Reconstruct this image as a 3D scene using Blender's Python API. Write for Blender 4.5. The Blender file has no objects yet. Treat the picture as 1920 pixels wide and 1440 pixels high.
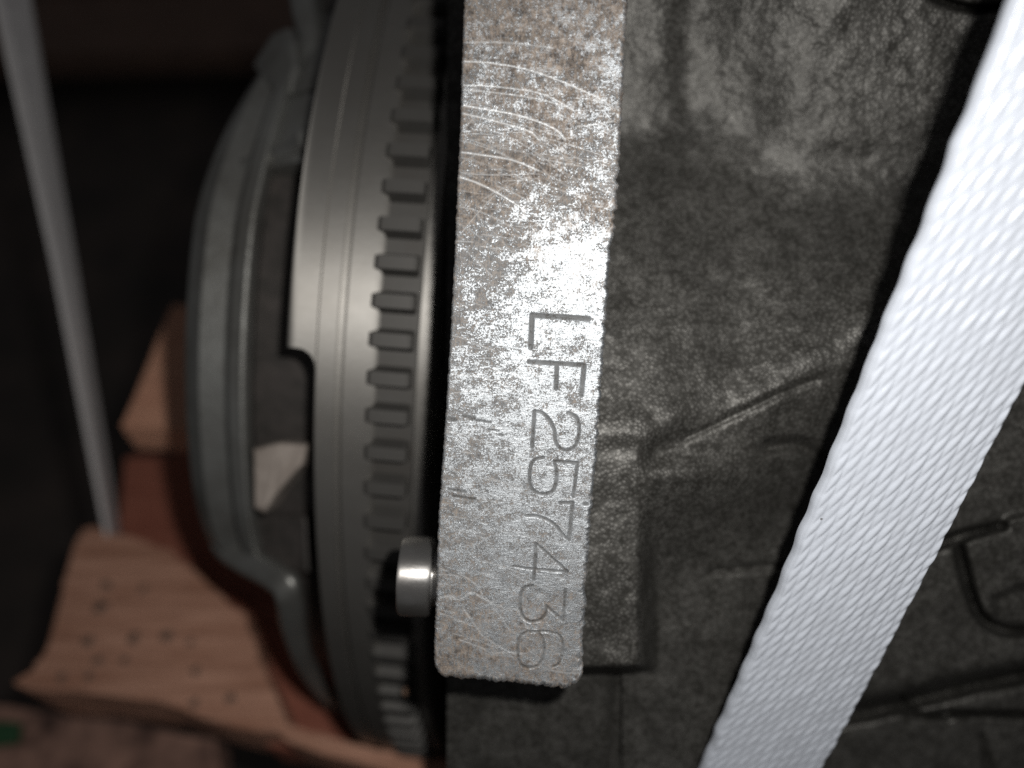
import bpy, math
import numpy as np
from mathutils import Matrix, Vector

# ------------------------------------------------------------------ frame of reference
# Everything is laid out in millimetres as seen from the phone (x right, y up, d = distance
# along the lens axis) and turned once into world metres, where +Z is really up: the phone
# looks 53 degrees down at an engine that stands on timber.
S = 0.001
PITCH = math.atan2(0.6, 0.8)
CAM_H = 0.50
ROT = np.array([[1, 0, 0],
                [0, math.cos(PITCH), -math.sin(PITCH)],
                [0, math.sin(PITCH), math.cos(PITCH)]])
ROT = ROT @ np.eye(3)
OFF = np.array([0.0, 0.0, CAM_H])
UP = np.array([0.0, 0.6, 0.8])          # world up, in camera axes
F = 1440.0                              # focal length in photo pixels (1920 wide)


def W(p):
    """camera-axes millimetres (x, y, z) -> world metres"""
    p = np.asarray(p, float)
    return p @ ROT.T * S + OFF


def px(u, v, d):
    """point at photo position u, v and distance d (mm)"""
    u, v, d = np.broadcast_arrays(np.asarray(u, float), np.asarray(v, float), np.asarray(d, float))
    return np.stack([(u - 960) / F * d, (720 - v) / F * d, -d], -1)


def px_level(u, v, h):
    """point on the level plane h mm below the lens"""
    u = np.asarray(u, float); v = np.asarray(v, float)
    r = np.stack([(u - 960) / F, (720 - v) / F, -np.ones_like(u)], -1)
    return r * (-h / (r @ UP))[..., None]


# ------------------------------------------------------------------ scene, camera, light
sc = bpy.context.scene
col = sc.collection
sc.render.resolution_x, sc.render.resolution_y = 1024, 768
sc.view_settings.view_transform = 'Standard'
sc.view_settings.look = 'None'
sc.view_settings.exposure = 0.0
sc.view_settings.gamma = 1.0
sc.render.engine = 'CYCLES'
sc.cycles.use_denoising = False
sc.cycles.max_bounces = 6
sc.cycles.sample_clamp_indirect = 4
sc.cycles.sample_clamp_direct = 8

R4 = Matrix([[*ROT[i], 0] for i in range(3)] + [[0, 0, 0, 1]])
cam_d = bpy.data.cameras.new('camera')
cam = bpy.data.objects.new('camera', cam_d)
col.objects.link(cam)
cam.matrix_world = Matrix.Translation(OFF) @ R4
cam_d.sensor_width = 36
cam_d.lens = 27
cam_d.clip_start = 0.005
cam_d.clip_end = 20
cam_d.dof.use_dof = True
cam_d.dof.focus_distance = 0.1005
cam_d.dof.aperture_fstop = 7.2
sc.camera = cam

world = bpy.data.worlds.new('World')
sc.world = world
world.use_nodes = True
bg = world.node_tree.nodes['Background']
bg.inputs[0].default_value = (0.95, 0.95, 1.0, 1)
bg.inputs[1].default_value = 0.05

# the phone's flash, up and to the right of the lens
fl_d = bpy.data.lights.new('phone_flash', 'SPOT')
fl_d.energy = 0.73
fl_d.color = (1.0, 0.985, 0.96)
fl_d.shadow_soft_size = 0.0022
fl_d.spot_size = math.radians(150)
fl_d.spot_blend = 1.0
fl = bpy.data.objects.new('phone_flash', fl_d)
col.objects.link(fl)
FL = np.array([14.0, 14.0, 1.0])
aim = Matrix.Rotation(math.radians(-21), 4, 'X')
fl.matrix_world = Matrix.Translation(W(FL)) @ R4 @ aim

# ------------------------------------------------------------------ numeric helpers
rng = np.random.default_rng(7)


def vnoise(x, y, seed=0):
    """smooth value noise in [-1, 1]"""
    r = np.random.default_rng(seed)
    T = r.uniform(-1, 1, (256, 256))
    xi = np.floor(x).astype(int); yi = np.floor(y).astype(int)
    fx = x - xi; fy = y - yi
    fx = fx * fx * fx * (fx * (fx * 6 - 15) + 10); fy = fy * fy * fy * (fy * (fy * 6 - 15) + 10)
    a = T[xi % 256, yi % 256]; b = T[(xi + 1) % 256, yi % 256]
    c = T[xi % 256, (yi + 1) % 256]; d = T[(xi + 1) % 256, (yi + 1) % 256]
    return (a * (1 - fx) + b * fx) * (1 - fy) + (c * (1 - fx) + d * fx) * fy


def fbm(x, y, seed=0, octs=4, gain=0.5):
    s = 0; a = 1.0; n = 0
    for i in range(octs):
        s = s + a * vnoise(x * 2 ** i + 17.3 * i, y * 2 ** i - 9.1 * i, seed + i)
        n += a; a *= gain
    return s / n


def sstep(a, b, x):
    t = np.clip((x - a) / (b - a), 0, 1)
    return t * t * (3 - 2 * t)


def seg_dist(X, Y, pts):
    """distance from every grid point to a polyline"""
    d = np.full(X.shape, 1e9)
    for (x0, y0), (x1, y1) in zip(pts[:-1], pts[1:]):
        dx, dy = x1 - x0, y1 - y0
        L = dx * dx + dy * dy + 1e-12
        t = np.clip(((X - x0) * dx + (Y - y0) * dy) / L, 0, 1)
        d = np.minimum(d, np.hypot(X - x0 - t * dx, Y - y0 - t * dy))
    return d


def spline(pts, n=6):
    """Catmull-Rom through points"""
    p = np.asarray(pts, float)
    q = np.vstack([2 * p[0] - p[1], p, 2 * p[-1] - p[-2]])
    out = []
    for i in range(1, len(q) - 2):
        for t in np.linspace(0, 1, n, endpoint=False):
            out.append(0.5 * ((2 * q[i]) + (-q[i - 1] + q[i + 1]) * t + (2 * q[i - 1] - 5 * q[i] + 4 * q[i + 1] - q[i + 2]) * t * t
                              + (-q[i - 1] + 3 * q[i] - 3 * q[i + 1] + q[i + 2]) * t ** 3))
    out.append(p[-1])
    return np.array(out)


def poly_sd(X, Y, poly):
    """signed distance to polygon, negative inside"""
    d = seg_dist(X, Y, list(poly) + [poly[0]])
    ins = np.zeros(X.shape, bool)
    n = len(poly)
    for i in range(n):
        x0, y0 = poly[i]; x1, y1 = poly[(i + 1) % n]
        if y0 == y1:
            continue
        c = ((y0 > Y) != (y1 > Y)) & (X < (x1 - x0) * (Y - y0) / (y1 - y0) + x0)
        ins ^= c
    return np.where(ins, -d, d)


# ------------------------------------------------------------------ object helpers
def empty(name, p_cam=None, label=None, cat=None, group=None, matrix=None):
    o = bpy.data.objects.new(name, None)
    o.empty_display_size = 0.01
    col.objects.link(o)
    o.matrix_world = matrix if matrix is not None else Matrix.Translation(W(p_cam))
    if label: o['label'] = label
    if cat: o['category'] = cat
    if group: o['group'] = group
    return o


def mesh(name, verts, faces, mat, parent=None, smooth=True, local=False, loc=None, auto=None):
    """verts in camera-axes mm (or in the parent's own mm when local)"""
    verts = np.asarray(verts, float)
    if local:
        v = verts * S
    else:
        v = W(verts)
        if parent is not None:
            m = np.array(parent.matrix_world.inverted())
            v = v @ m[:3, :3].T + m[:3, 3]
    o_loc = None
    if parent is None and not local:
        o_loc = v.mean(0); o_loc[2] = v[:, 2].min()
        v = v - o_loc
    me = bpy.data.meshes.new(name)
    me.from_pydata(v.tolist() if not isinstance(faces, np.ndarray) else v, [], faces if not isinstance(faces, np.ndarray) else faces.tolist())
    me.update()
    me.polygons.foreach_set('use_smooth', [smooth] * len(me.polygons))
    if auto:
        me.set_sharp_from_angle(angle=math.radians(auto))
    me.materials.append(mat)
    o = bpy.data.objects.new(name, me)
    col.objects.link(o)
    if parent is not None:
        o.parent = parent
    elif o_loc is not None:
        o.location = o_loc
    return o


def tag(o, label, cat, group=None, kind=None):
    if label: o['label'] = label
    if cat: o['category'] = cat
    if group: o['group'] = group
    if kind: o['kind'] = kind
    return o


def grid_faces(nu, nv, wrap=False, off=0):
    i = np.arange(nu - 1 if not wrap else nu)[:, None]; j = np.arange(nv - 1)[None, :]
    a = i * nv + j; b = ((i + 1) % nu) * nv + j
    f = np.stack([a, b, b + 1, a + 1], -1).reshape(-1, 4)
    return f + off


def attr(o, name, arr):
    a = o.data.attributes.new(name, 'FLOAT', 'POINT')
    a.data.foreach_set('value', np.asarray(arr, np.float32).ravel())


def border(nu, nv):
    """indices round the rim of an nu x nv grid"""
    g = np.arange(nu * nv).reshape(nu, nv)
    return np.concatenate([g[:, 0], g[-1, 1:], g[-2::-1, -1], g[0, -2:0:-1]])


def solid_sheet(P, down, flip=False):
    """close a grid of points (nu, nv, 3) into a solid by dropping a skirt by the vector(s) down"""
    nu, nv, _ = P.shape
    V = P.reshape(-1, 3)
    f = grid_faces(nu, nv)
    rim = border(nu, nv)
    n = len(V)
    low = V[rim] + down
    m = len(rim)
    k = np.arange(m)
    side = np.stack([rim[k], rim[(k + 1) % m], n + (k + 1) % m, n + k], -1)
    V = np.vstack([V, low, low.mean(0)[None]])
    cap = np.stack([n + k, n + (k + 1) % m, np.full(m, n + m)], -1)
    faces = f.tolist() + side[:, ::-1].tolist() + cap[:, ::-1].tolist()
    if flip:
        faces = [q[::-1] for q in faces]
    return V, faces


def prism(poly_top, down, name, mat, parent=None, smooth=False, bevel=None):
    """extrude a polygon (n,3) by vector down, top ring softened by a bevel"""
    P = np.asarray(poly_top, float); n = len(P)
    c = P.mean(0)
    dn = np.asarray(down, float); dl = dn / np.linalg.norm(dn)
    rings = []
    b = bevel or 0.0
    if b:
        dirv = P - c
        dirv = dirv / np.linalg.norm(dirv, axis=1)[:, None]
        rings += [P - dirv * b * 1.0, P - dirv * b * 0.3 + dl * b * 0.3, P + dl * b]
    else:
        rings += [P]
    rings += [P + dn]
    V = np.vstack(rings)
    f = [list(range(n))]
    for r in range(len(rings) - 1):
        for i in range(n):
            j = (i + 1) % n
            f.append([r * n + i, (r + 1) * n + i, (r + 1) * n + j, r * n + j])
    f.append(list(range((len(rings) - 1) * n, len(rings) * n))[::-1])
    return mesh(name, V, f, mat, parent, smooth=smooth)


def ribbon(path, wid, across, thick, name, mat, parent, nw=6, crown=0.0):
    """thick strip swept along path; across: unit vectors per point"""
    path = np.asarray(path, float); n = len(path)
    across = np.asarray(across, float)
    if across.ndim == 1:
        across = np.repeat(across[None], n, 0)
    tang = np.gradient(path, axis=0); tang /= np.linalg.norm(tang, axis=1)[:, None]
    across = across - (across * tang).sum(1)[:, None] * tang
    across /= np.linalg.norm(across, axis=1)[:, None]
    nor = np.cross(across, tang)
    if nor[:, 2].mean() < 0:
        nor = -nor
    wid = np.broadcast_to(np.asarray(wid, float), (n,))
    prof = []
    for k in range(nw + 1):
        a = -0.5 + k / nw
        prof.append((a, crown * (1 - (2 * a) ** 2)))
    ring = [(a, h) for a, h in prof] + [(0.5, -thick), (-0.5, -thick)]
    # soften the top edges
    ring[0] = (-0.5, -0.25 * thick); ring[nw] = (0.5, -0.25 * thick)
    m = len(ring)
    V = np.array([[path[i] + across[i] * a * wid[i] + nor[i] * h for a, h in ring] for i in range(n)]).reshape(-1, 3)
    f = []
    for i in range(n - 1):
        for k in range(m):
            f.append([i * m + k, i * m + (k + 1) % m, (i + 1) * m + (k + 1) % m, (i + 1) * m + k])
    f.append(list(range(m))); f.append(list(range((n - 1) * m, n * m))[::-1])
    return mesh(name, V, f, mat, parent, smooth=True, auto=50)


# ------------------------------------------------------------------ material helpers
class NT:
    def __init__(self, name):
        self.m = bpy.data.materials.new(name)
        self.m.use_nodes = True
        self.t = self.m.node_tree
        self.b = self.t.nodes['Principled BSDF']
        tc = self.t.nodes.new('ShaderNodeTexCoord')
        mp = self.t.nodes.new('ShaderNodeVectorMath'); mp.operation = 'SCALE'
        mp.inputs['Scale'].default_value = 1000.0
        self.t.links.new(tc.outputs['Object'], mp.inputs[0])
        self.co = mp.outputs[0]

    def n(self, typ, **kw):
        nd = self.t.nodes.new(typ)
        for k, v in kw.items():
            setattr(nd, k, v)
        return nd

    def link(self, a, b):
        self.t.links.new(a, b)

    def put(self, sock, val):
        if hasattr(val, 'is_output') or isinstance(val, bpy.types.NodeSocket):
            self.link(val, sock)
        else:
            sock.default_value = val

    def mapping(self, scale=(1, 1, 1), rot=(0, 0, 0), co=None):
        m = self.n('ShaderNodeMapping')
        m.inputs['Scale'].default_value = scale
        m.inputs['Rotation'].default_value = rot
        self.link(co or self.co, m.inputs['Vector'])
        return m.outputs[0]

    def noise(self, scale, detail=4, rough=0.55, co=None, dist=0.0):
        nd = self.n('ShaderNodeTexNoise')
        nd.inputs['Scale'].default_value = scale
        nd.inputs['Detail'].default_value = detail
        nd.inputs['Roughness'].default_value = rough
        nd.inputs['Distortion'].default_value = dist
        self.link(co or self.co, nd.inputs['Vector'])
        return nd.outputs['Fac']

    def voro(self, scale, co=None, feature='F1', out='Distance'):
        nd = self.n('ShaderNodeTexVoronoi', feature=feature)
        nd.inputs['Scale'].default_value = scale
        self.link(co or self.co, nd.inputs['Vector'])
        return nd.outputs[out]

    def ramp(self, fac, stops, interp='LINEAR'):
        nd = self.n('ShaderNodeValToRGB')
        nd.color_ramp.interpolation = interp
        e = nd.color_ramp.elements
        while len(e) < len(stops):
            e.new(0.5)
        for i, (p, c) in enumerate(stops):
            e[i].position = p
            e[i].color = (c, c, c, 1) if isinstance(c, (int, float)) else (*c, 1)
        self.put(nd.inputs[0], fac)
        return nd.outputs[0]

    def math(self, op, a, b=0.0, clamp=False):
        nd = self.n('ShaderNodeMath', operation=op, use_clamp=clamp)
        self.put(nd.inputs[0], a); self.put(nd.inputs[1], b)
        return nd.outputs[0]

    def mix(self, fac, a, b):
        nd = self.n('ShaderNodeMix', data_type='RGBA')
        self.put(nd.inputs[0], fac)
        for s, v in ((nd.inputs[6], a), (nd.inputs[7], b)):
            if isinstance(v, tuple):
                v = (*v, 1) if len(v) == 3 else v
            self.put(s, v)
        return nd.outputs[2]

    def fmix(self, fac, a, b):
        nd = self.n('ShaderNodeMix', data_type='FLOAT')
        self.put(nd.inputs[0], fac); self.put(nd.inputs[2], a); self.put(nd.inputs[3], b)
        return nd.outputs[0]

    def attr(self, name):
        nd = self.n('ShaderNodeAttribute'); nd.attribute_name = name
        return nd.outputs['Fac']

    def bump(self, h, dist_mm, strength=1.0, normal=None):
        nd = self.n('ShaderNodeBump')
        nd.inputs['Strength'].default_value = strength
        nd.inputs['Distance'].default_value = dist_mm * S
        self.link(h, nd.inputs['Height'])
        if normal is not None:
            self.link(normal, nd.inputs['Normal'])
        return nd.outputs[0]

    def set(self, **kw):
        names = dict(color='Base Color', rough='Roughness', metal='Metallic', normal='Normal', spec='Specular IOR Level',
                     aniso='Anisotropic', sheen='Sheen Weight', coat='Coat Weight', trans='Transmission Weight', sss='Subsurface Weight')
        for k, v in kw.items():
            if isinstance(v, tuple) and len(v) == 3:
                v = (*v, 1)
            self.put(self.b.inputs[names[k]], v)
        return self.m


def mat_pad():
    k = NT('stamped_steel')
    rust_shade, groove, scr, spk = k.attr('rust_shade'), k.attr('groove'), k.attr('scratch'), k.attr('speckle')
    brushed = k.noise(2.2, 3, 0.6, k.mapping((2.4, 0.42, 1)))
    grain = k.noise(4.6, 3, 0.7)
    streak = k.noise(1.0, 4, 0.7, k.mapping((0.7, 7.5, 1), (0, 0, 0.16)))
    fine = k.noise(8.0, 2, 0.6)
    coarse = k.noise(0.55, 4, 0.6)
    grain2 = k.noise(1.2, 4, 0.7)
    pv = k.math('ADD', k.math('MULTIPLY', grain, 0.65), k.math('MULTIPLY', grain2, 0.35))
    pv = k.math('ADD', pv, k.math('MULTIPLY', spk, 0.13))
    pv = k.math('ADD', pv, k.math('MULTIPLY', k.math('SUBTRACT', streak, 0.5), 0.2))
    pitf = k.ramp(pv, [(0.51, 0.0), (0.62, 1.0)])
    mott = k.noise(0.9, 5, 0.75)
    vstr = k.noise(1.0, 3, 0.7, k.mapping((4.2, 0.9, 1)))
    bv = k.math('ADD', k.math('MULTIPLY', mott, 0.45), k.math('MULTIPLY', vstr, 0.40))
    bv = k.math('ADD', bv, k.math('MULTIPLY', grain, 0.30))
    brown = k.mix(k.ramp(bv, [(0.50, 0), (0.66, 1)]), (0.030, 0.020, 0.015), (0.29, 0.235, 0.19))
    sv = k.math('ADD', k.math('MULTIPLY', rust_shade, 0.75), k.math('MULTIPLY', k.math('SUBTRACT', grain2, 0.5), 1.6))
    sv = k.math('ADD', sv, k.math('MULTIPLY', k.math('SUBTRACT', grain, 0.5), 1.5))
    sv = k.math('ADD', sv, k.math('MULTIPLY', k.math('SUBTRACT', vstr, 0.5), 1.6))
    stain = k.ramp(sv, [(0.36, 0.0), (0.98, 1.0)])  # real stains, plus brown that puts the highlight's fading into the colour
    keep = k.math('SUBTRACT', 1.0, k.math('MULTIPLY', scr, 0.85), clamp=True)
    stain = k.math('MULTIPLY', stain, keep)
    pitf = k.math('MULTIPLY', pitf, keep)
    steel = k.mix(coarse, (0.345, 0.363, 0.376), (0.45, 0.468, 0.482))
    c = k.mix(k.math('MULTIPLY', stain, 0.95), steel, brown)
    c = k.mix(k.math('MULTIPLY', pitf, 0.80), c, k.mix(k.ramp(bv, [(0.50, 0), (0.66, 1)]), (0.022, 0.016, 0.012), (0.20, 0.165, 0.135)))
    c = k.mix(k.math('MULTIPLY', scr, 0.6), c, (0.62, 0.62, 0.61))
    c = k.mix(k.math('MULTIPLY', groove, 0.8), c, (0.035, 0.033, 0.03))
    met = k.math('SUBTRACT', 0.96, k.math('MULTIPLY', stain, 0.62))
    met = k.math('SUBTRACT', met, k.math('MULTIPLY', pitf, 0.60))
    met = k.math('SUBTRACT', met, k.math('MULTIPLY', groove, 1.0), clamp=True)
    ro = k.math('ADD', 0.51, k.math('MULTIPLY', stain, 0.10))
    ro = k.math('ADD', ro, k.math('MULTIPLY', pitf, 0.20))
    ro = k.math('ADD', ro, k.math('MULTIPLY', groove, 0.3), clamp=True)
    h = k.math('ADD', k.math('MULTIPLY', grain, 0.6), k.math('MULTIPLY', brushed, 0.45))
    h = k.math('ADD', h, k.math('MULTIPLY', streak, 0.55))
    h = k.math('SUBTRACT', h, k.math('MULTIPLY', pitf, 0.6))
    h = k.math('ADD', h, k.math('MULTIPLY', fine, 0.25))
    return k.set(color=c, metal=met, rough=ro, normal=k.bump(h, 0.085, 1.0))


def mat_cast(name, ca, cb, grain_mm=0.8, bump=0.22, metal=0.35, rough=0.55):
    k = NT(name)
    big = k.noise(0.09, 4, 0.6)
    mid = k.noise(0.45, 5, 0.65)
    vd = k.voro(1.0 / grain_mm)
    gr = k.ramp(vd, [(0.05, 1.0), (0.62, 0.0)])
    fine = k.noise(3.2 / grain_mm, 2, 0.6)
    f = k.math('ADD', k.math('MULTIPLY', mid, 0.55), k.math('MULTIPLY', gr, 0.30))
    f = k.math('ADD', f, k.math('MULTIPLY', fine, 0.40))
    c = k.mix(k.ramp(f, [(0.42, 0.0), (0.80, 1.0)]), ca, cb)
    c = k.mix(k.math('MULTIPLY', k.ramp(big, [(0.4, 0.0), (0.62, 1.0)]), 0.4), c, tuple(x * 0.6 for x in ca))
    h = k.math('ADD', k.math('MULTIPLY', fine, 0.5), k.math('MULTIPLY', gr, 0.8))
    ro = k.math('ADD', rough - 0.1, k.math('MULTIPLY', fine, 0.2))
    return k.set(color=c, metal=metal, rough=ro, normal=k.bump(h, bump, 1.0))


def mat_steel(name, base, rough, streak=0.25, metal=0.9, stain=(0.16, 0.13, 0.10), stain_amt=0.25, axis=(0.15, 3, 3), bump=0.012, aniso=0.0, arot=0.0):
    k = NT(name)
    if aniso:
        tg = k.n('ShaderNodeTangent', direction_type='RADIAL', axis='X')
        k.link(tg.outputs[0], k.b.inputs['Tangent'])
        k.b.inputs['Anisotropic'].default_value = aniso
        k.b.inputs['Anisotropic Rotation'].default_value = arot
    st = k.noise(0.8, 4, 0.6, k.mapping(axis))
    big = k.noise(0.06, 4, 0.6)
    c = k.mix(k.math('MULTIPLY', st, streak), base, tuple(x * 0.55 for x in base))
    c = k.mix(k.math('MULTIPLY', k.ramp(big, [(0.42, 0), (0.7, 1)]), stain_amt), c, stain)
    ro = k.math('ADD', rough - 0.06, k.math('MULTIPLY', k.noise(0.25, 4), 0.12))
    return k.set(color=c, metal=metal, rough=ro, normal=k.bump(k.noise(1.1, 4), bump))


def mat_wood(name, ca, cb, knots=True, grain_rot=0.0, spots=(0.03, 0.025, 0.02), rough=0.75):
    k = NT(name)
    co = k.mapping((0.035, 0.4, 0.4), (0, 0, grain_rot))
    g = k.noise(1.0, 6, 0.6, co, 0.6)
    fine = k.noise(4.0, 4, 0.6, co)
    bl = k.noise(0.05, 3, 0.5)
    c = k.mix(k.ramp(g, [(0.35, 0), (0.65, 1)]), ca, cb)
    c = k.mix(k.math('MULTIPLY', bl, 0.4), c, tuple(x * 0.75 for x in ca))
    if knots:
        vd = k.voro(0.075, k.mapping((1, 1, 0)))
        sp = k.math('MULTIPLY', k.ramp(k.math('ADD', vd, k.math('MULTIPLY', k.noise(0.6, 3), 0.12)), [(0.17, 1), (0.28, 0)]), k.ramp(k.noise(0.05, 1), [(0.25, 0), (0.34, 1)]))
        c = k.mix(k.math('MULTIPLY', sp, 0.62), c, spots)
    h = k.math('ADD', g, k.math('MULTIPLY', fine, 0.4))
    return k.set(color=c, rough=rough, normal=k.bump(h, 1.3), spec=0.25)


def mat_strap():
    k = NT('white_webbing')
    fib = k.noise(7.0, 3, 0.6)
    dirt = k.ramp(k.noise(0.25, 5, 0.6), [(0.45, 0), (0.8, 1)])
    speck = k.ramp(k.noise(1.1, 1, 0.4), [(0.80, 0), (0.84, 1)])
    c = k.mix(k.math('MULTIPLY', dirt, 0.25), (0.53, 0.56, 0.615), (0.45, 0.465, 0.50))
    c = k.mix(k.math('MULTIPLY', speck, 0.8), c, (0.10, 0.09, 0.08))
    return k.set(color=c, rough=0.30, spec=0.8, sss=0.0, normal=k.bump(fib, 0.03))


def mat_plain(name, c0, c1, scale=0.2, rough=0.7, bump=0.3, metal=0.0):
    k = NT(name)
    nz = k.noise(scale, 6, 0.65)
    return k.set(color=k.mix(k.ramp(nz, [(0.3, 0), (0.7, 1)]), c0, c1), rough=rough, metal=metal, normal=k.bump(nz, bump))


M_PAD = mat_pad()
M_CAST = mat_cast('sand_cast_metal', (0.034, 0.032, 0.0275), (0.140, 0.135, 0.124), 0.55, 0.06, 0.5, 0.50)
M_BODY = mat_steel('turned_steel', (0.37, 0.354, 0.327), 0.6, metal=0.9, stain_amt=0.15, aniso=0.8, arot=0.25)
M_GEAR = mat_steel('blackened_gear_steel', (0.085, 0.081, 0.075), 0.6, metal=0.65, stain_amt=0.45, stain=(0.05, 0.042, 0.035))
M_COVER = mat_steel('pressed_cover_steel', (0.27, 0.27, 0.255), 0.47, metal=0.8, stain_amt=0.6, stain=(0.10, 0.09, 0.075), bump=0.08)
M_DARK = mat_plain('oily_dark_steel', (0.03, 0.028, 0.025), (0.07, 0.06, 0.055), 0.2, 0.5, 0.1, 0.3)
M_PALE = mat_plain('pale_lug_metal', (0.20, 0.165, 0.14), (0.38, 0.33, 0.29), 0.15, 0.6, 0.2, 0.1)
M_PIN = mat_steel('bright_dowel_steel', (0.62, 0.61, 0.59), 0.42, 0.3, 0.95, (0.25, 0.2, 0.16), 0.5, (0.4, 2, 2), 0.02, aniso=0.8, arot=0.25)
M_STRAP = mat_strap()
M_PLANK = mat_wood('pale_sawn_timber', (0.36, 0.175, 0.112), (0.63, 0.355, 0.25), False, 0.3)
M_RED = mat_wood('reddish_shaded_timber', (0.26, 0.085, 0.055), (0.34, 0.13, 0.085), False, 0.9)  # dark red also puts the cover's shadow into the wood colour
M_BLOCK = mat_wood('tan_timber', (0.58, 0.29, 0.19), (0.70, 0.39, 0.26), False, 0.5)
M_DIRT = mat_plain('dirty_board', (0.035, 0.016, 0.012), (0.42, 0.24, 0.18), 0.07, 0.85, 1.2)
M_GREEN = mat_plain('green_tape', (0.012, 0.05, 0.018), (0.02, 0.08, 0.03), 0.2, 0.6, 0.1)
M_FLOOR = mat_plain('dark_floor', (0.03, 0.027, 0.024), (0.08, 0.06, 0.05), 0.02, 0.9, 2.0)

# ------------------------------------------------------------------ floor
fh = 430.0
fc = np.array([[-1500, -900], [1500, -900], [1500, 2600], [-1500, 2600]], float)
ex = np.array([1.0, 0, 0]); ey = np.array([0, 0.8, -0.6])     # level axes in camera space
P = np.array([ex * a + ey * b - UP * fh for a, b in fc])
floor = prism(P, -UP * 40, 'floor', M_FLOOR)
floor['kind'] = 'structure'
M_FB = mat_wood('stained_floor_board', (0.10, 0.065, 0.048), (0.24, 0.15, 0.115), False, 1.57, rough=0.85)
for i, (a0, b0) in enumerate([(-560, y) for y in range(-200, 900, 125)]):
    q = [(a0, b0), (a0 + 900, b0 + 40), (a0 + 900, b0 + 40 + 112), (a0, b0 + 112)]
    prism([ex * a + ey * b - UP * (fh - 22) for a, b in q], -UP * 21, 'floor_board', M_FB, floor, bevel=2)

# ------------------------------------------------------------------ engine block
block = empty('engine_block', px(1100, 1000, 200),
              'dark grey sand cast engine block with bright stamped steel flange', 'engine block')

# --- the stamped flange bar
SL = 0.108
nrm = np.array([0, -SL, 1.0]); nrm /= np.linalg.norm(nrm)
tdir = np.array([4.8, 88.7, 88.7 * SL]); tdir /= np.linalg.norm(tdir)
sdir = np.cross(tdir, nrm)
O = np.array([0.0, 0, -100.0])


def to_st(u, v):
    u = np.asarray(u, float); v = np.asarray(v, float)
    r = np.stack([(u - 960) / F, (720 - v) / F, -np.ones_like(u)], -1)
    p = r * ((O @ nrm) / (r @ nrm))[..., None] - O
    return np.stack([p @ sdir, p @ tdir], -1)


Ledge = to_st(*np.array([(874, -120), (870, 0), (862, 240), (854, 430), (848, 560), (839, 720), (827, 900), (821, 980), (818, 1100), (813, 1230), (812, 1300)]).T)
Redge = to_st(*np.array([(1186, -120), (1177, 0), (1167, 220), (1157, 380), (1143, 500), (1131, 700), (1119, 850), (1106, 1000), (1099, 1100), (1092, 1240), (1090, 1300)]).T)
t_top = to_st(1000, -130)[1]
t_bot = to_st(960, 1290)[1]
NS, NTT = 200, 900
tt = np.linspace(t_bot, t_top, NTT)
sl = np.interp(tt, Ledge[::-1, 1], Ledge[::-1, 0])
sr = np.interp(tt, Redge[::-1, 1], Redge[::-1, 0])
sl = sl + 0.14 * fbm(tt * 1.8, tt * 0, 3, 4, 0.7)
sr = sr + 0.40 * fbm(tt * 1.2, tt * 0, 11, 4, 0.8) - 0.16 * np.maximum(0, vnoise(tt * 2.6, tt * 0, 5))
A = np.linspace(0, 1, NS)
Sg = sl[None] + (sr - sl)[None] * A[:, None]
Tg = np.repeat(tt[None], NS, 0)
# ragged, slightly slanting bottom end with rounded corners
u_ = A[:, None]
end_cut = (1 - A) * 0.9 - 0.15 + 0.36 * fbm(A * 26, A * 0, 21, 4, 0.7)
corner = 1.6 * np.clip(1 - A * 12, 0, 1) ** 2 + 2.2 * np.clip((A - 0.90) * 10, 0, 1) ** 2
fall = np.clip(1 - (Tg - t_bot) / 12, 0, 1)
Tg = Tg + (end_cut + corner)[:, None] * fall
Hh = np.zeros_like(Sg)
# letter strokes, traced in photo pixels
strokes = [
    (0.29, [(1104, 598), (997.5, 591), (995, 652)]),
    (0.25, [(991.4, 678.6), (1095.6, 685), (1090, 742)]), (0.24, [(1044, 682), (1042.8, 729)]),
    (0.20, [(997.8, 839), (1002.2, 770.6)]),
    (0.19, spline([(1002.2, 770.6), (1017.8, 775), (1031.7, 790.5), (1039.4, 807), (1041.4, 826.7), (1048.3, 839), (1060.8, 844.4), (1076, 839), (1084.4, 821), (1086, 799), (1080, 782), (1065, 774)])),
    (0.19, spline([(1019, 858), (1004, 861.4), (995.6, 872.5), (992.8, 893), (995.6, 914), (1006.7, 924), (1023, 926), (1036, 921), (1042, 907), (1043.6, 885), (1039.4, 865)])),
    (0.18, [(1039.4, 865), (1083, 868), (1075, 932)]),
    (0.20, [(1050.6, 943), (1073.6, 943), (1067, 1012.5)]),
    (0.17, spline([(1067, 1012.5), (1056, 1004), (1042, 986), (1025.6, 975), (1006, 968), (986.7, 967)])),
    (0.20, [(1005.6, 1019.4), (1000.6, 1087.5)]), (0.16, [(1005.6, 1019.4), (1065, 1072.8), (986.7, 1065.8)]),
    (0.19, spline([(999, 1098.6), (985, 1101), (977, 1114), (975, 1136), (979.7, 1155.6), (993.6, 1165), (1011.7, 1162.5), (1022.8, 1151), (1024.4, 1136)])),
    (0.18, [(1024.4, 1136), (1056, 1165), (1060, 1105.6)]),
    (0.17, spline([(988, 1184), (975.6, 1194), (970.6, 1211), (972, 1233), (979.7, 1248.6), (1003, 1250.6), (1015.8, 1239), (1020.6, 1216.7), (1017, 1197), (1006, 1185.6), (988, 1184)])),
    (0.15, spline([(1000, 1184), (1031, 1184.7), (1049, 1191.7), (1055.6, 1208), (1053, 1233), (1046, 1246), (1036.7, 1250.6)])),
]
groove = np.zeros_like(Sg)
dirt = np.zeros_like(Sg)


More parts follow.
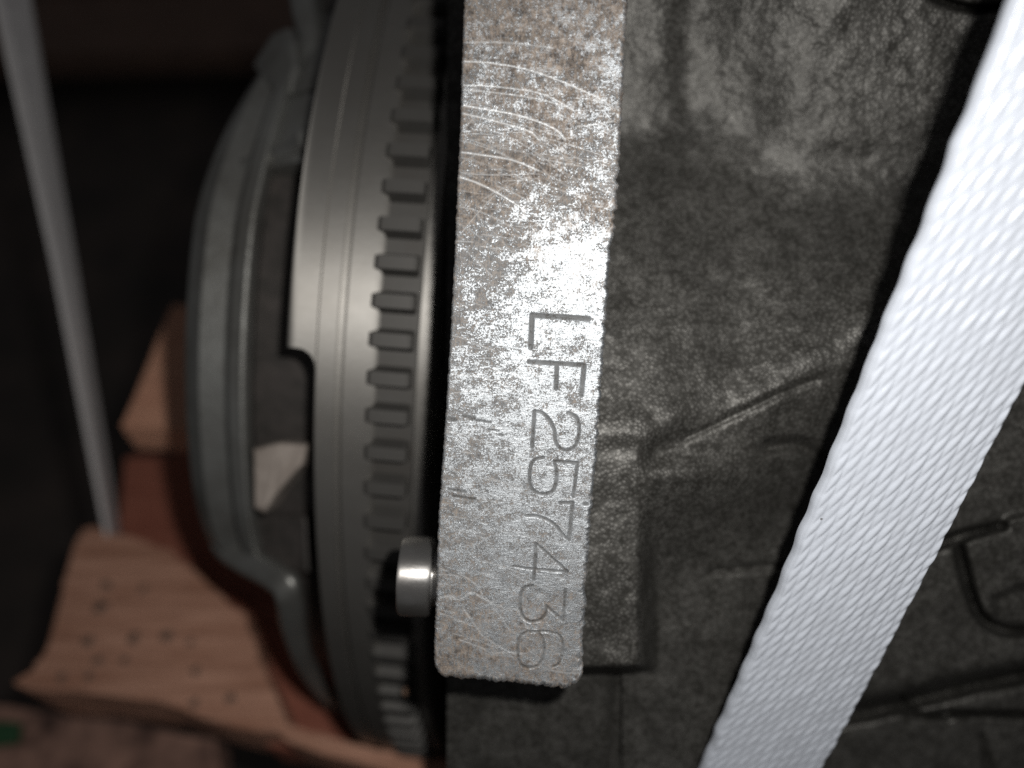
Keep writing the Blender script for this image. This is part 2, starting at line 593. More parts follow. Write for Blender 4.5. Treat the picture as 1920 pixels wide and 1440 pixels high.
def window(pts, m):
    lo = pts.min(0) - m; hi = pts.max(0) + m
    j0, j1 = np.searchsorted(tt, [lo[1] - 1.5, hi[1] + 1.5])
    return slice(max(j0, 0), min(j1, NTT))


for n_s, (hw, pts) in enumerate(strokes):
    st = to_st(*np.asarray(pts, float).T)
    w = window(st, 1)
    wob = 0.025 * vnoise(Sg[:, w] * 4, Tg[:, w] * 4, 31)
    d = seg_dist(Sg[:, w], Tg[:, w], st) + wob
    g = 1 - sstep(hw * 0.55, hw * 1.25, d)
    g = g * [1, 1, 1, 1, .95, 1, .95, 1, .9, .95, .88, .92, .9, .85, .8][n_s] * (0.85 + 0.25 * vnoise(Sg[:, w] * 0.9, Tg[:, w] * 0.9, 33 + n_s))
    dirt[:, w] = np.maximum(dirt[:, w], np.clip(1.35 * g, 0, 1))
    groove[:, w] = np.maximum(groove[:, w], np.clip(g, 0, 1))
    lip = np.exp(-((d - hw * 1.5) / 0.10) ** 2)
    Hh[:, w] += 0.016 * lip
Hh -= 0.26 * groove
# scratches
scratch = np.zeros_like(Sg)


def add_scr(st, wid, depth, amt):
    w = window(st, 0.5)
    if w.stop - w.start < 2:
        return
    d = seg_dist(Sg[:, w], Tg[:, w], st)
    g = np.exp(-(d / wid) ** 2)
    scratch[:, w] = np.maximum(scratch[:, w], amt * g)
    Hh[:, w] -= depth * g


big_scr = [
    (0.11, 0.9, [(866, 115), (912, 117), (975, 127), (1025, 142), (1075, 162), (1125, 185)]),
    (0.09, 0.8, [(866, 160), (925, 162), (1000, 172), (1037, 185), (1075, 207)]),
    (0.09, 0.7, [(866, 168), (940, 175), (1010, 186), (1060, 200)]),
    (0.12, 0.9, [(866, 197), (912, 205), (975, 217), (1037, 240), (1060, 262)]),
    (0.10, 0.5, [(868, 80), (950, 80), (1037, 90)]),
    (0.10, 0.7, [(1082, 237), (1120, 233), (1150, 227)]),
    (0.12, 0.8, [(865, 212), (920, 225), (990, 245), (1010, 262)]),
    (0.12, 0.8, [(862, 285), (900, 290), (960, 300), (1010, 320)]),
    (0.12, 0.8, [(856, 330), (900, 345), (950, 372), (985, 395)]),
    (0.16, 0.65, [(818, 1122), (845, 1118), (862, 1124), (884, 1111), (905, 1122), (925, 1131), (950, 1140), (970, 1142), (985, 1168), (992, 1182)]),
    (0.12, 0.55, [(868, 1140), (885, 1165), (905, 1190), (930, 1208), (960, 1223), (985, 1225)]),
    (0.11, 0.5, [(862, 1200), (900, 1213), (925, 1224), (965, 1222), (1000, 1240), (1040, 1258), (1085, 1262)]),
    (0.10, 0.45, [(910, 1120), (935, 1150), (955, 1180), (975, 1190)]),
    (0.10, 0.45, [(985, 1182), (1015, 1184), (1040, 1192)]),
    (0.10, 0.5, [(860, 1075), (885, 1090), (900, 1105), (905, 1120)]),
    (0.09, 0.5, [(1040, 1225), (1070, 1222), (1090, 1226)]),
]
for wid, amt, pts in big_scr:
    add_scr(to_st(*spline(pts, 4).T), wid * 0.85, 0.016, amt * 1.0)
for i in range(340):
    v0 = rng.uniform(180, 1230) if i < 280 else rng.uniform(220, 520)
    u0 = rng.uniform(800, 1150)
    L = rng.uniform(20, 110) * (1.5 if v0 < 420 else 0.8)
    a = rng.normal(0.18, 0.16) if rng.random() < 0.86 else rng.uniform(-1.4, 1.4)
    c = rng.normal(0.0012, 0.0012)
    x = np.linspace(0, L, 6)
    y = a * x + c * x * x
    add_scr(to_st(u0 + x, v0 + y), rng.uniform(0.04, 0.075), rng.uniform(0.004, 0.012), rng.uniform(0.12, 0.55))
# dark nicks
for (uu, vv, L, w_) in [(868, 780, 22, 0.22), (880, 786, 40, 0.16), (840, 785, 14, 0.3), (935, 815, 8, 0.14), (915, 805, 20, 0.08), (850, 930, 40, 0.2), (842, 918, 30, 0.2), (1096, 945, 6, 0.25), (1096, 1028, 8, 0.25), (1083, 1232, 5, 0.25), (1086, 1110, 4, 0.14), (962, 1062, 22, 0.12)]:
    st = to_st(np.array([uu, uu + L]), np.array([vv, vv + L * 0.16]))
    w = window(st, 1)
    g = 1 - sstep(w_ * 0.5, w_ * 1.1, seg_dist(Sg[:, w], Tg[:, w], st) + 0.06 * vnoise(Sg[:, w] * 5, Tg[:, w] * 5, 77))
    Hh[:, w] -= 0.12 * g
    dirt[:, w] = np.maximum(dirt[:, w], 0.95 * g)
# worn edges
dl = Sg - sl[None]; dr = sr[None] - Sg; db = Tg - (t_bot + (end_cut + corner))[:, None]
Hh -= 0.35 * np.clip(1 - dl / 0.35, 0, 1) ** 2
Hh -= 0.45 * np.clip(1 - dr / 0.5, 0, 1) ** 2
Hh -= 0.9 * np.clip(1 - db / 1.1, 0, 1) ** 2
edge_n = fbm(Sg * 1.4, Tg * 1.4, 41, 4, 0.6)
Hh += 0.10 * edge_n * np.exp(-(dr / 0.7) ** 2) + 0.06 * edge_n * np.exp(-(dl / 0.4) ** 2) + 0.10 * edge_n * np.exp(-(db / 1.6) ** 2)
Hh += 0.05 * fbm(Sg * 0.18, Tg * 0.12, 43, 3)
Hh += 0.05 * fbm(Sg * 0.55, Tg * 0.55, 45, 4, 0.6) * np.interp(Tg, [t_bot, t_bot + 14, t_bot + 28], [1, 0.8, 0.15])
Hh += 0.012 * fbm(Sg * 1.1, Tg * 1.1, 47, 3, 0.7)
# rust map; extra brown at both ends stands in for the fading highlight
vt = np.interp(Tg, [t_bot, t_top], [1290, -130])
base = np.interp(vt, [-130, 120, 230, 330, 450, 560, 900, 1010, 1090, 1150, 1290], [0.96, 0.96, 0.92, 0.84, 0.36, 0.10, 0.12, 0.22, 0.45, 0.85, 0.92])
rust_shade = base + (0.55 + 0.45 * sstep(0.4, 0.8, base)) * fbm(Sg * 0.22, Tg * 0.22, 51, 5, 0.6) + 0.06
rust_shade += 0.25 * np.exp(-((vt - 350) / 60) ** 2) * (1 - sstep(0.30, 0.55, A))[:, None]
rust_shade -= 0.45 * np.exp(-(((vt - 90) / 45) ** 2)) * sstep(0.70, 0.85, A)[:, None]
rust_shade += 0.18 * (1 - sstep(0.0, 0.3, A))[:, None] * sstep(700, 800, vt)
rust_shade -= 0.35 * sstep(0.72, 0.95, A)[:, None] * sstep(950, 1000, vt) * (1 - sstep(1180, 1260, vt))
rust_shade = np.clip(rust_shade, 0, 1.25)
spk = np.interp(vt, [-130, 200, 260, 420, 520, 700, 1000, 1290], [0.0, 0.1, 0.55, 0.45, 0.1, -0.1, 0.0, 0.05]) + 0.9 * fbm(Sg * 0.5 + Tg * 0.1, Tg * 0.9 - Sg * 0.2, 57, 4, 0.6)
spk += 0.45 * (1 - sstep(0.1, 0.55, A))[:, None] - 0.55 * np.exp(-((vt - 440) / 110) ** 2) * sstep(0.3, 0.6, A)[:, None]  # fewer pits at the highlight, its smooth glow put into the colour
Pg = O + Sg[..., None] * sdir + Tg[..., None] * tdir + Hh[..., None] * nrm
V, fcs = solid_sheet(Pg, -nrm * 24.0, flip=False)
pad = mesh('stamped_flange', V, fcs, M_PAD, block, smooth=True, auto=60)
pad['label'] = 'bright scratched steel flange face stamped LF257436'
ext = len(V) - Sg.size
for nm, a in (('rust_shade', rust_shade), ('groove', dirt), ('scratch', scratch), ('speckle', spk)):
    attr(pad, nm, np.concatenate([a.ravel(), np.zeros(ext)]))

# --- the cast wall
us = np.linspace(838, 2250, 430); vs = np.linspace(-260, 1700, 560)
U, Vv = np.meshgrid(us, vs, indexing='ij')
vr = 835 - (U - 1220) * 0.534                       # rib crest
Uw = U + 14 * fbm(U * 0.01, Vv * 0.01, 61, 3); Vw = Vv + 14 * fbm(U * 0.01, Vv * 0.01, 67, 3)
above = np.clip(vr - Vw, 0, None)
nb = 1 - sstep(1200, 1400, Uw)
vr = np.where(U < 1220, 835, vr)
above = np.clip(vr - Vw, 0, None)
rtop = 340.0
recess = 110.8 - 4.0 * nb + (12.0 + 3.5 * nb) * np.clip(above / np.clip(vr - rtop, 120, None), 0, 3.0)
below = np.clip(Vw - vr, 0, None)
low = 110.8 + 10.0 * sstep(10, 300, below) + 0.020 * np.clip(Vv - 860, 0, 900)
D = np.where(Vw < vr, recess, low) 
# strip beside the flange
ws = 1 - sstep(1200, 1400, Uw)
# lump at the top right, rising towards the corner; it meets the recess along a curved foot
ub = np.arange(600, 2600, 5.0)
vbl = np.interp(ub, [1180, 1255, 1292, 1325, 1370, 1440, 1500, 1560, 1640, 1760, 2400], [255, 240, 195, 195, 225, 275, 322, 336, 318, 302, 285])
vbl = np.convolve(np.pad(vbl, 5, mode='edge'), np.ones(11) / 11, 'valid')
vb = np.interp(Uw, ub, vbl)
dv_ = vb - Vw
Dtop = 124.8 - 0.027 * dv_ - 0.012 * np.clip(Uw - 1290, 0, 600)
Dtop += 0.5 * np.exp(-((Uw - 1283) / 10) ** 2)
hm_ = np.clip(0.5 + 0.5 * (Dtop - D) / 4.0, 0, 1)
D = np.where(Vw < vr, Dtop * (1 - hm_) + D * hm_ - 4.0 * hm_ * (1 - hm_), D)


def box(Z, n, ax):
    k = np.ones(n) / n
    pad_ = [(n // 2, n - 1 - n // 2) if a == ax else (0, 0) for a in (0, 1)]
    return np.apply_along_axis(lambda q: np.convolve(q, k, 'valid'), ax, np.pad(Z, pad_, mode='edge'))


for _ in range(2):
    Dsm = box(box(D, 9, 0), 9, 1)
    D = Dsm
D = D - 4.0 * (1 - sstep(1240, 1520, U)) * sstep(840, 900, Vv)
ws2 = (1 - sstep(1192, 1236, U)) * sstep(740, 880, Vv) * (1 - sstep(1246, 1264, Vv + 0.02 * (U - 1150)))
D = D + (107.4 + 0.012 * (Vv - 830) - D) * ws2
# carved joints
def carve(pts, wid, dep):
    global D
    d = seg_dist(U, Vv, spline(pts, 5)) + 2.0 * vnoise(U * 0.03, Vv * 0.03, 83)
    D = D + dep * np.exp(-(d / wid) ** 2)
carve([(1285, 822), (1340, 797), (1400, 768), (1470, 735), (1530, 712)], 8, 0.75)
carve([(1690, 1045), (1770, 1017), (1830, 998), (1880, 985)], 8, 6)
carve([(1798, 1030), (1812, 1090), (1835, 1150), (1868, 1177), (1930, 1184), (2200, 1186)], 8, 6)
carve([(1480, 1365), (1600, 1335), (1700, 1314), (1800, 1287), (1920, 1262), (2250, 1200)], 14, 9)
carve([(1688, 1312), (1700, 1332), (1745, 1342), (1860, 1338), (2250, 1352)], 6, 5)
carve([(1330, 1072), (1400, 1065), (1475, 1060)], 8, 1.3)
carve([(1440, 838), (1500, 835), (1540, 868), (1560, 900)], 12, 2.2)
carve([(1720, -25), (1765, 0), (1820, 14), (1870, 12), (1930, -5)], 6, 5)
carve([(1840, 1380), (1855, 1440), (1860, 1500)], 6, 2)
# raised plate and lower ledge at the right
plate = [(1802, 1012), (1838, 1150), (1870, 1173), (2300, 1182), (2300, 900), (1900, 965)]
D -= 2.5 * (1 - sstep(-12, 6, poly_sd(U, Vv, plate)))
D += 4.0 * (1 - sstep(-10, 8, poly_sd(U, Vv, [(1860, 1120), (1920, 1095), (2300, 1060), (2300, 1182), (1870, 1173)]))) * 0.5
D += 6.0 * sstep(-10, 14, Vv - (1340 - (U - 1600) * 0.26)) * sstep(1450, 1560, U)
# behind and below the flange
foot = 125.0 + 0.035 * np.clip(Vv - 1262, 0, 500)
wl = 1 - sstep(1142, 1162, U)
D = np.where((U < 1165) & (Vv > 1262), D + (foot - D) * wl + 3.0 * np.exp(-((U - 1160) / 14) ** 2), D)
hid = 1 - sstep(1092, 1104, U + (Vv - 640) * 0.075 - 12)
D = np.where(Vv <= 1262, D + (124.0 - D) * hid, D)
D += 0.30 * fbm(U * 0.02, Vv * 0.02, 71, 3, 0.5) + 0.035 * fbm(U * 0.09, Vv * 0.09, 73, 3)
Pc = px(U, Vv, D)
V, fcs = solid_sheet(Pc, np.array([0, 0, -70.0]), flip=True)
mesh('cast_wall', V, fcs, M_CAST, block, smooth=True, auto=70)

# --- dowel pin sticking out of the flange towards the flywheel
c1 = px(826, 1082, 112.5); c0 = px(752, 1081, 112.5)
axd = -sdir
Rp = 5.75
e1 = nrm - axd * (nrm @ axd); e1 /= np.linalg.norm(e1); e2 = np.cross(axd, e1)
base_p = c1 + sdir * 3
Lp = np.linalg.norm(c1 - c0) + 3
prof = [(0, 3.0), (0, Rp - 1.6), (4.0, Rp - 1.6), (4.2, Rp - 0.3), (4.6, Rp), (Lp - 0.5, Rp), (Lp - 0.2, Rp - 0.12), (Lp - 0.05, Rp - 0.3), (Lp, Rp - 0.6), (Lp, 2.4), (Lp - 6, 2.2)]
nth = 64
V = []
for k in range(nth):
    th = 2 * math.pi * k / nth
    for w, r in prof:
        V.append(base_p + axd * w + (e1 * math.cos(th) + e2 * math.sin(th)) * r)
pin = mesh('dowel_pin', V, grid_faces(nth, len(prof), wrap=True), M_PIN, block, smooth=True, auto=40)

# ------------------------------------------------------------------ flywheel with ring gear and clutch cover
Cw = np.array([-12.715, 16.31, -250.408])
aw = np.array([.994, -.08, .071]); aw /= np.linalg.norm(aw)
uw = np.array([0, 0, 1.0]) - aw * aw[2]; uw /= np.linalg.norm(uw)
vw = np.cross(uw, aw)
B = ROT @ np.stack([aw, vw, uw], 1)
MW = Matrix([[*B[i], W(Cw)[i]] for i in range(3)] + [[0, 0, 0, 1]])
wheel = empty('flywheel', matrix=MW, label='grey steel flywheel with toothed ring gear and clutch cover, left of the flange', cat='flywheel')


def revolve(name, prof, mat, parent, th0=-75, th1=75, n=160, closed=True, auto=35, wfun=None):
    """profile of (w, r) swept about the wheel axis; angles in degrees, 0 = nearest the lens"""
    full = (th1 - th0) >= 359.9
    th = np.radians(np.linspace(th0, th1, n, endpoint=not full))
    m = len(prof)
    V = []
    for t in th:
        for w, r in (prof if wfun is None else wfun(prof, math.degrees(t))):
            V.append((w, r * math.sin(t), r * math.cos(t)))
    f = []
    nn = n if full else n - 1
    for i in range(nn):
        for k in range(m if closed else m - 1):
            f.append([i * m + k, i * m + (k + 1) % m, ((i + 1) % n) * m + (k + 1) % m, ((i + 1) % n) * m + k])
    if not full and closed:
        f.append(list(range(m))[::-1]); f.append([(n - 1) * m + k for k in range(m)])
    return mesh(name, V, f, mat, parent, smooth=True, local=True, auto=auto)


RT = 125.4
revolve('disc', [(-10.5, 60), (-10.5, 123.2), (-10.2, 123.5), (-7.1, 123.6), (-6.9, 122.9), (-6.3, 122.7), (-6.0, 123.3), (-5.3, 124.3), (-0.75, 124.35), (-0.3, 123.9), (-0.3, 121.2), (6.5, 121.2), (6.5, 122.6), (6.8, 123.2), (8.6, 123.4), (9.2, 122.7), (9.4, 121.9), (9.4, 60)], M_BODY, wheel, -180, 180, 360)
gear = revolve('ring_gear', [(-0.28, 121.25), (-0.28, 122.3), (6.45, 122.3), (6.45, 121.25)], M_GEAR, wheel, -180, 180, 360)
# one tooth, then copies round the ring
NTOOTH = 123
tw, bw, rt, rb = 1.25, 1.95, 125.2, 121.9
w0, w1 = -1.25, 5.9
V = []
for w, k in ((w0, 0.85), (w0 + 0.6, 1.0), (w1 - 0.5, 1.0), (w1, 0.88)):
    hh = rb + (rt - rb) * (0.90 if k < 1 else 1.0)
    hm = rb + (rt - rb) * 0.78
    wmin = max(w, -0.27)
    V += [(wmin, -bw * k, rb), (wmin if w < -0.27 else w, -bw * 0.88 * k, rb + 0.9), (w, -tw * 1.06 * k, hm), (w, -tw * 0.90 * k, hh), (w, tw * 0.90 * k, hh), (w, tw * 1.06 * k, hm), (wmin if w < -0.27 else w, bw * 0.88 * k, rb + 0.9), (wmin, bw * k, rb)]
f = []
for i in range(3):
    for k in range(8):
        f.append([i * 8 + k, i * 8 + (k + 1) % 8, (i + 1) * 8 + (k + 1) % 8, (i + 1) * 8 + k])
f.append(list(range(8))); f.append(list(range(24, 32))[::-1])
tooth = mesh('tooth', V, f, M_GEAR, gear, smooth=False, local=True)
for i in range(NTOOTH):
    a = 2 * math.pi * i / NTOOTH + math.radians(-4.45)
    if i == 0:
        o = tooth
    else:
        if 68 < (math.degrees(a) % 360) < 285:
            continue                                   # far side, behind the disc
        o = tooth.copy(); col.objects.link(o); o.parent = gear
    o.rotation_euler = (-a, 0, 0)
# raised segment that ends in a filleted step
nseg = 120
ws_ = np.array([-15.5, -15.3, -14.9, -14.0, -13.2, -12.4, -11.7, -11.2, -10.8, -10.55, -10.45])
V = []
for w in ws_:
    drop = 3.2 - math.sqrt(max(0.0, 3.2 ** 2 - max(0.0, w + 13.65) ** 2))
    t0 = -5.6 - math.degrees(min(drop, 3.2) / 123.6)
    for t in np.radians(np.linspace(t0, 62, nseg)):
        r = 123.62 - 0.35 * max(0.0, (-15.0 - w) / 0.5)
        V.append((w, r * math.sin(t), r * math.cos(t)))
V = np.array(V).reshape(len(ws_), nseg, 3)
down = np.zeros((1, 3))
rim = border(len(ws_), nseg)
Vf = V.reshape(-1, 3)
Vl = Vf[rim] * np.array([1, 0.9, 0.9])
Vs, fs = solid_sheet(V, Vl - Vf[rim], flip=True)
mesh('rim_segment', Vs, fs, M_BODY, wheel, smooth=True, local=True, auto=40)
# pressure plate seen through the gap
revolve('pressure_plate', [(-30, 60), (-30, 103), (-28.5, 106), (-16, 107), (-10.6, 107), (-10.6, 60)], M_DARK, wheel, -180, 180, 200)
# clutch cover: pressed band with a rolled right edge
cov_prof = [(-42.8, 70), (-42.8, 103.5), (-42.4, 105.6), (-38.4, 108.6), (-38.0, 108.8), (-33.4, 108.2), (-32.8, 108.4), (-31.4, 110.9), (-30.9, 111.3), (-28.6, 111.7), (-28.1, 111.3), (-27.8, 109.8), (-28.4, 106.8), (-32, 105.5), (-37, 105.5), (-39.4, 102), (-39.9, 92), (-39.9, 70)]


def cov_shape(prof, t):
    k = max(0.0, t - 6.0) / 26.0
    j = max(0.0, -t - 22) / 12.0
    sh = 8.5 * k ** 1.6 + 3.0 * j ** 2
    out = []
    for w, r in prof:
        a = np.clip((-28.3 - w) / 14.0, 0, 1)
        out.append((w + sh * a + 2.0 * k * (1 - a), r - 2.5 * k - 3.0 * j * j * (1 - a)))
    return out


cover = revolve('clutch_cover', cov_prof, M_COVER, wheel, -33.0, 33, 150, wfun=cov_shape, auto=18)


def wl(pts):
    """photo px + distance list -> points"""
    return np.array([px(*p) for p in pts])


p = wl(spline([(405, 1012, 162), (425, 1032, 160), (460, 1052, 157), (500, 1074, 153), (532, 1102, 150), (548, 1145, 153), (556, 1195, 160), (575, 1250, 170), (610, 1305, 184), (660, 1350, 200)], 6))
foot1 = ribbon(p, np.interp(np.linspace(0, 1, len(p)), [0, 0.2, 0.5, 1], [5.0, 5.6, 5.4, 3.0]), (0.75, 0.66, 0.1), 3, 'cover_foot', M_COVER, wheel, 8, 0.35)
p = wl(spline([(400, 338, 151), (420, 328, 150), (455, 312, 148.5), (505, 296, 146), (545, 280, 143), (566, 262, 140)], 6))
ribbon(p, 3.6, (-0.25, 0.95, 0.1), 6, 'cover_foot', M_COVER, wheel, 8, 0.8)
p = wl(spline([(560, -60, 165), (568, 10, 160), (578, 60, 157), (576, 110, 155), (565, 150, 153), (558, 190, 152)], 6))
ribbon(p, [6.5 - 0.1 * i for i in range(len(p))], (0.98, 0.1, 0.1), 6, 'cover_foot', M_COVER, wheel, 8, 1.0)
# broad pressed shoulder between the upper feet, with a seam and a raised pad
def shoulder(prof, t):
    k = max(0.0, t - 6.0) / 26.0
    return [(w + 2.5 * k * (1 if w < -20 else 0.2), r - 2.0 * k) for w, r in prof]


revolve('shoulder', [(-33.5, 106), (-32.5, 108.6), (-30.0, 109.6), (-26.5, 110.6), (-23.5, 112.4), (-21.0, 113.0), (-18.5, 113.2), (-17.4, 112.4), (-17.2, 110), (-18, 100), (-33.5, 100)], M_COVER, wheel, 11.5, 19.5, 40, wfun=shoulder, auto=50)
revolve('shoulder', [(-33.5, 105), (-32.5, 107.4), (-30.0, 108.2), (-27.5, 110.4), (-24.5, 111.6), (-20.0, 111.8), (-18.4, 111.2), (-18.0, 109), (-18, 100), (-33.5, 100)], M_COVER, wheel, 20.3, 33, 40, wfun=shoulder, auto=50)
# irregular cast lugs at the top of the cover
lug = np.array([px(*q) for q in [(470, 118, 158), (508, 58, 157), (540, 44, 155), (556, 70, 152), (562, 128, 150), (548, 176, 149.5), (512, 168, 151), (488, 150, 154)]])
prism(lug, np.array([0, 0, -12.0]), 'lug', M_COVER, wheel, smooth=False, bevel=2.2)
lug = np.array([px(*q) for q in [(486, 214, 151), (530, 204, 149), (556, 226, 147.5), (556, 262, 147), (500, 280, 149), (462, 286, 151)]])
prism(lug, np.array([0, 0, -10.0]), 'lug', M_COVER, wheel, smooth=False, bevel=1.6)
# pale drive lug in the gap, its slanted edge shaped after the shadow there
lg = wl([(472, 842, 145), (520, 830, 143), (576, 834, 141), (566, 872, 142), (540, 900, 143), (514, 932, 145), (494, 964, 146), (474, 955, 147)])
prism(lg, np.array([0, 0, -9.0]), 'drive_lug', M_PALE, wheel, smooth=False, bevel=1.2)
lg = wl([(470, 968, 158), (575, 966, 152), (580, 1075, 153), (560, 1080, 155), (480, 1040, 159)])
prism(lg, np.array([0, 0, -9.0]), 'spring_housing', M_DARK, wheel, smooth=False, bevel=1.2)
lg = wl([(520, 655, 153), (585, 655, 150), (585, 810, 150), (545, 815, 152), (530, 760, 153)])
prism(lg, np.array([0, 0, -6.0]), 'shim_plate', mat_plain('blued_steel', (0.05, 0.055, 0.07), (0.085, 0.09, 0.115), 0.1, 0.5, 0.1, 0.4), wheel, smooth=False, bevel=1.0)

# small glossy droplet on a tooth
dr = px(760, 1297, 149)
bpy_m = NT('oil'); M_OIL = bpy_m.set(color=(0.35, 0.22, 0.15), rough=0.03, metal=0.2, spec=0.9)
V = [dr + np.array([math.sin(b) * math.cos(a) * 0.6, math.sin(b) * math.sin(a) * 0.8, math.cos(b) * 0.6]) for a in np.linspace(0, 2 * math.pi, 16, endpoint=False) for b in np.linspace(0.02, 3.1, 9)]
d_ = mesh('oil_droplet', V, grid_faces(16, 9, wrap=True), M_OIL, None)
tag(d_, 'tiny shiny droplet on the edge of the lower gear teeth', 'droplet')

# ------------------------------------------------------------------ straps
def strap_D(v):
    return 27500.0 / (225 + 0.109 * (1440 - v))


v0, v1 = -260, 1620
PL0 = px(1906 - (v0 - 8) * 0.4092, v0, strap_D(v0)); PL1 = px(1906 - (v1 - 8) * 0.4092, v1, strap_D(v1))
al = PL0 - PL1; Ls = np.linalg.norm(al); al /= Ls
PR = px(1545, 1440, strap_D(1440)); PLm = px(1320, 1440, strap_D(1440))
acr = PR - PLm
acr = acr - al * (acr @ al)
Ws = np.linalg.norm(acr); acr /= Ws
nst = np.cross(acr, al)
if nst[2] < 0: nst = -nst
nu_, nv_ = 118, int(Ls / 0.15)
uu = np.linspace(0, 1, nu_); vv = np.linspace(0, Ls, nv_)
Ug, Vg = np.meshgrid(uu * Ws, vv, indexing='ij')
# twill weave: columns of warp floats, each stepped against its neighbour
cw, fl_, stp = 1.6, 2.5, 3.2
shear = Ug * 0.0
ci = np.floor(Ug / cw); fx = Ug / cw - ci - 0.5
ph = (Vg - ci * stp - fx * stp) / fl_
fy = ph - np.floor(ph) - 0.5
pil = np.clip(1 - (fx / 0.52) ** 2, 0, 1) ** 0.8 * np.clip(1 - (fy / 0.52) ** 2, 0, 1) ** 0.7
ph2 = (Vg - Ug * 2.0) / fl_
rdg = 0.5 + 0.5 * np.cos(2 * np.pi * ph2)
cell = (np.floor(ph).astype(int) * 7 + ci.astype(int) * 131) % 997
hs = 0.25 * pil * np.random.default_rng(3).uniform(0.55, 1.2, 997)[cell] + 0.02 * rdg + 0.03 * fbm(Ug * 0.9, Vg * 0.9, 97, 3)
# selvedges and slow waviness
eL = np.minimum(Ug, Ws - Ug)
hs = hs * sstep(0.0, 0.5, eL) + 0.16 * sstep(0, 0.35, eL) - 0.30 * (1 - sstep(0, 0.55, eL))
edge_w = 0.10 * np.sin(vv * 2 * np.pi / 6.4) + 0.12 * fbm(vv * 0.3, vv * 0, 91, 3)
bow = 0.9 * np.sin(np.pi * np.clip((vv - 15) / (Ls - 30), 0, 1))
shift = np.where(Ug < Ws / 2, -1.0, 1.0) * np.abs(1 - 2 * np.minimum(Ug, Ws - Ug) / Ws) ** 6 * 1.0
Uoff = Ug + shift * edge_w[None] + bow[None] * 0.7
cup = 0.35 * ((Ug / Ws - 0.5) * 2) ** 2 + 0.25 * fbm(Ug * 0.06, Vg * 0.04, 95, 2)
Pst = PL1 + Uoff[..., None] * acr + Vg[..., None] * al + (hs - cup)[..., None] * nst
V, fcs = solid_sheet(Pst, -nst * 1.1, flip=True)
strap = mesh('cargo_strap', V, fcs, M_STRAP, None, smooth=True, auto=70)
tag(strap, 'broad white woven strap stretched across the engine block, near the camera', 'strap', 'white cargo straps')

# the other strap, far left
vs_ = np.linspace(-120, 1010, 60)
lc = np.interp(vs_, [-120, 60, 500, 985, 1010], [-35, 0, 98, 193, 198])
rc = np.interp(vs_, [-120, 0, 480, 960, 1010], [31, 52, 134, 212, 220])
Dc = np.interp(vs_, [-120, 1010], [188, 224])
Pl = px(lc, vs_, Dc)
wpx = (rc - lc) / F * Dc
dd = np.sqrt(np.clip(17.0 ** 2 - wpx ** 2, 0, None))
Pr = px(rc, vs_, Dc - 0 * dd) + 0
Pr = px(rc, vs_, Dc + dd * 0.9)
ac = np.linspace(0, 1, 14)
G = Pl[None] * (1 - ac)[:, None, None] + Pr[None] * ac[:, None, None]
G[..., 2] += 0.25 * np.sin(ac * 40)[:, None]
V, fcs = solid_sheet(G, np.array([0.6, 0.0, -1.0]), flip=False)
s2 = mesh('cargo_strap', V, fcs, mat_plain('white_webbing_lit_neutral', (0.60, 0.575, 0.575), (0.70, 0.68, 0.67), 0.3, 0.6, 0.2), None, smooth=True, auto=60)  # white webbing too; the cast of the light is put into its tint
tag(s2, 'narrow looking shaded strap running down the dark left side behind the timber', 'strap', 'white cargo straps')

# ------------------------------------------------------------------ timber
def level_poly(pts, h, jit=0.0, seed=0, sub=4):
    p = np.asarray(pts, float)
    out = []
    for i in range(len(p)):
        q = p[(i + 1) % len(p)]
        for k in range(sub):
            out.append(p[i] + (q - p[i]) * k / sub)
    out = np.array(out)
    r = np.random.default_rng(seed)
    out += r.normal(0, jit, out.shape)
    return px_level(out[:, 0], out[:, 1], h)


def wood(name, pts, h, thick, mat, label, jit=1.0, seed=0, bevel=0.7, cat='timber', group=None):
    o = prism(level_poly(pts, h, jit, seed), -UP * thick, name, mat, None, smooth=False, bevel=bevel)
    return tag(o, label, cat, group)


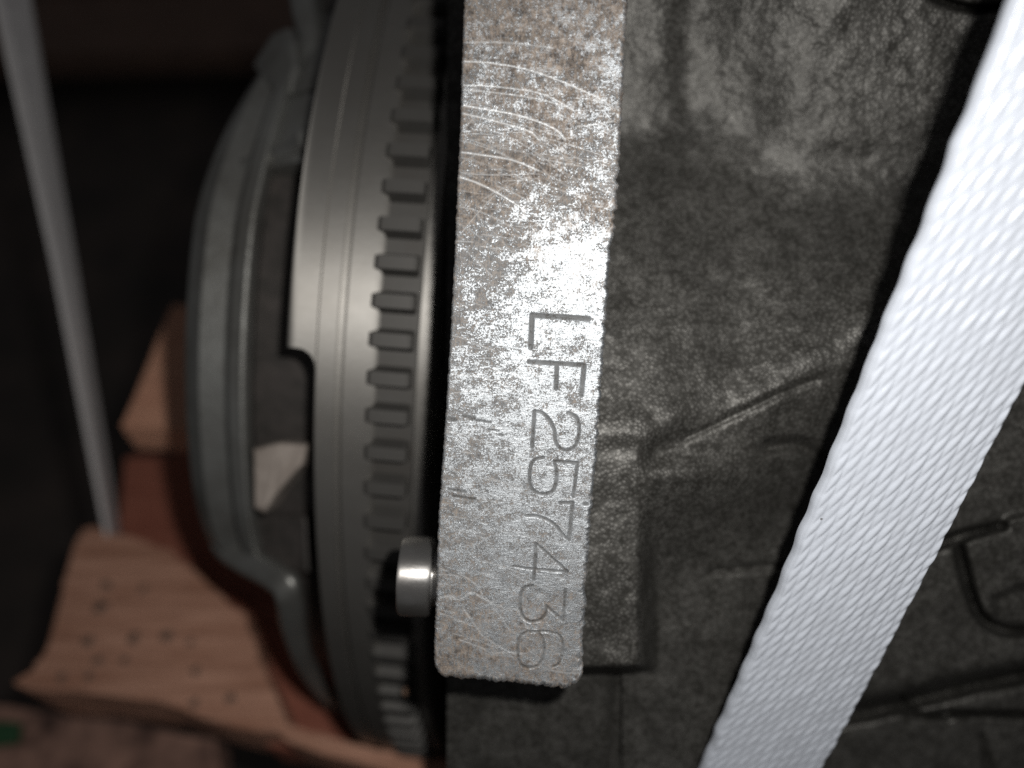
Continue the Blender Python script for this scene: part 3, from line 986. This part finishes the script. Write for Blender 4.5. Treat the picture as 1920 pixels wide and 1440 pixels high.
wood('wooden_plank', [(152, 988), (240, 1002), (318, 1030), (400, 1100), (468, 1172), (490, 1240), (516, 1300), (535, 1358), (640, 1392), (900, 1440), (900, 1490), (600, 1412), (480, 1372), (330, 1328), (180, 1298), (18, 1290), (84, 1228), (112, 1130), (128, 1050)],
     206, 25, M_PLANK, 'pale broken plank with dark spots, lowest on the left', 4.5, 1)
plank = bpy.data.objects['wooden_plank']
M_KNOT = mat_plain('dark_knot', (0.06, 0.042, 0.032), (0.20, 0.12, 0.085), 0.5, 0.7, 0.2)
for n_k, (uk, vk, rk) in enumerate([(200, 1096, 1.8), (188, 1138, 2.4), (164, 1203, 2.2), (250, 1197, 2.3), (311, 1192, 2.0), (181, 1238, 1.7), (234, 1238, 1.3), (114, 1270, 1.5), (166, 1268, 1.4), (270, 1104, 1.3), (431, 1308, 1.6), (366, 1258, 1.6), (356, 1204, 1.2), (362, 1318, 1.4)]):
    ck = px_level(np.array([uk]), np.array([vk]), 205.85)[0]
    rk_ = np.random.default_rng(n_k)
    rad = 0.8 * rk * rk_.uniform(0.6, 1.3, 10)
    Vk = [ck + UP * 0.2] + [ck + (ex * math.cos(a) + ey * math.sin(a)) * q * m_ - UP * z_ for m_, z_ in ((0.7, -0.08), (1.0, 0.0), (1.0, 0.8)) for a, q in zip(np.linspace(0, 2 * math.pi, 10, endpoint=False), rad)]
    fk = [[0, 1 + i, 1 + (i + 1) % 10] for i in range(10)] + [[1 + k_ * 10 + i, 1 + (k_ + 1) * 10 + i, 1 + (k_ + 1) * 10 + (i + 1) % 10, 1 + k_ * 10 + (i + 1) % 10] for k_ in range(2) for i in range(10)]
    bpy.context.view_layer.update()
    mesh('knot', Vk, fk, M_KNOT, plank)
wood('wooden_beam', [(232, 858), (345, 846), (430, 850), (560, 1050), (720, 1270), (880, 1370), (900, 1450), (500, 1400), (300, 1100), (222, 990)],
     219, 18, M_RED, 'reddish beam under the pale plank, its red darkened for the clutch cover shadow', 1.0, 2)
wood('wooden_block', [(322, 572), (420, 575), (420, 806), (226, 798)], 176, 12, M_BLOCK, 'small tan wedge of wood behind the clutch cover, above the beam', 0.8, 3)
wood('dirty_board', [(-60, 1318), (20, 1322), (200, 1345), (400, 1390), (420, 1500), (-80, 1560)], 246, 14, M_DIRT, 'mottled dirty board in the bottom left corner below the pale plank', 2.5, 4, cat='board')
g_ = prism(level_poly([(-40, 1350), (36, 1354), (32, 1392), (-40, 1402)], 243.5, 1.0, 5), -UP * 2.2, 'green_tape', M_GREEN, None, bevel=0.5)
tag(g_, 'small green patch of tape on the dirty board at the left edge', 'tape')
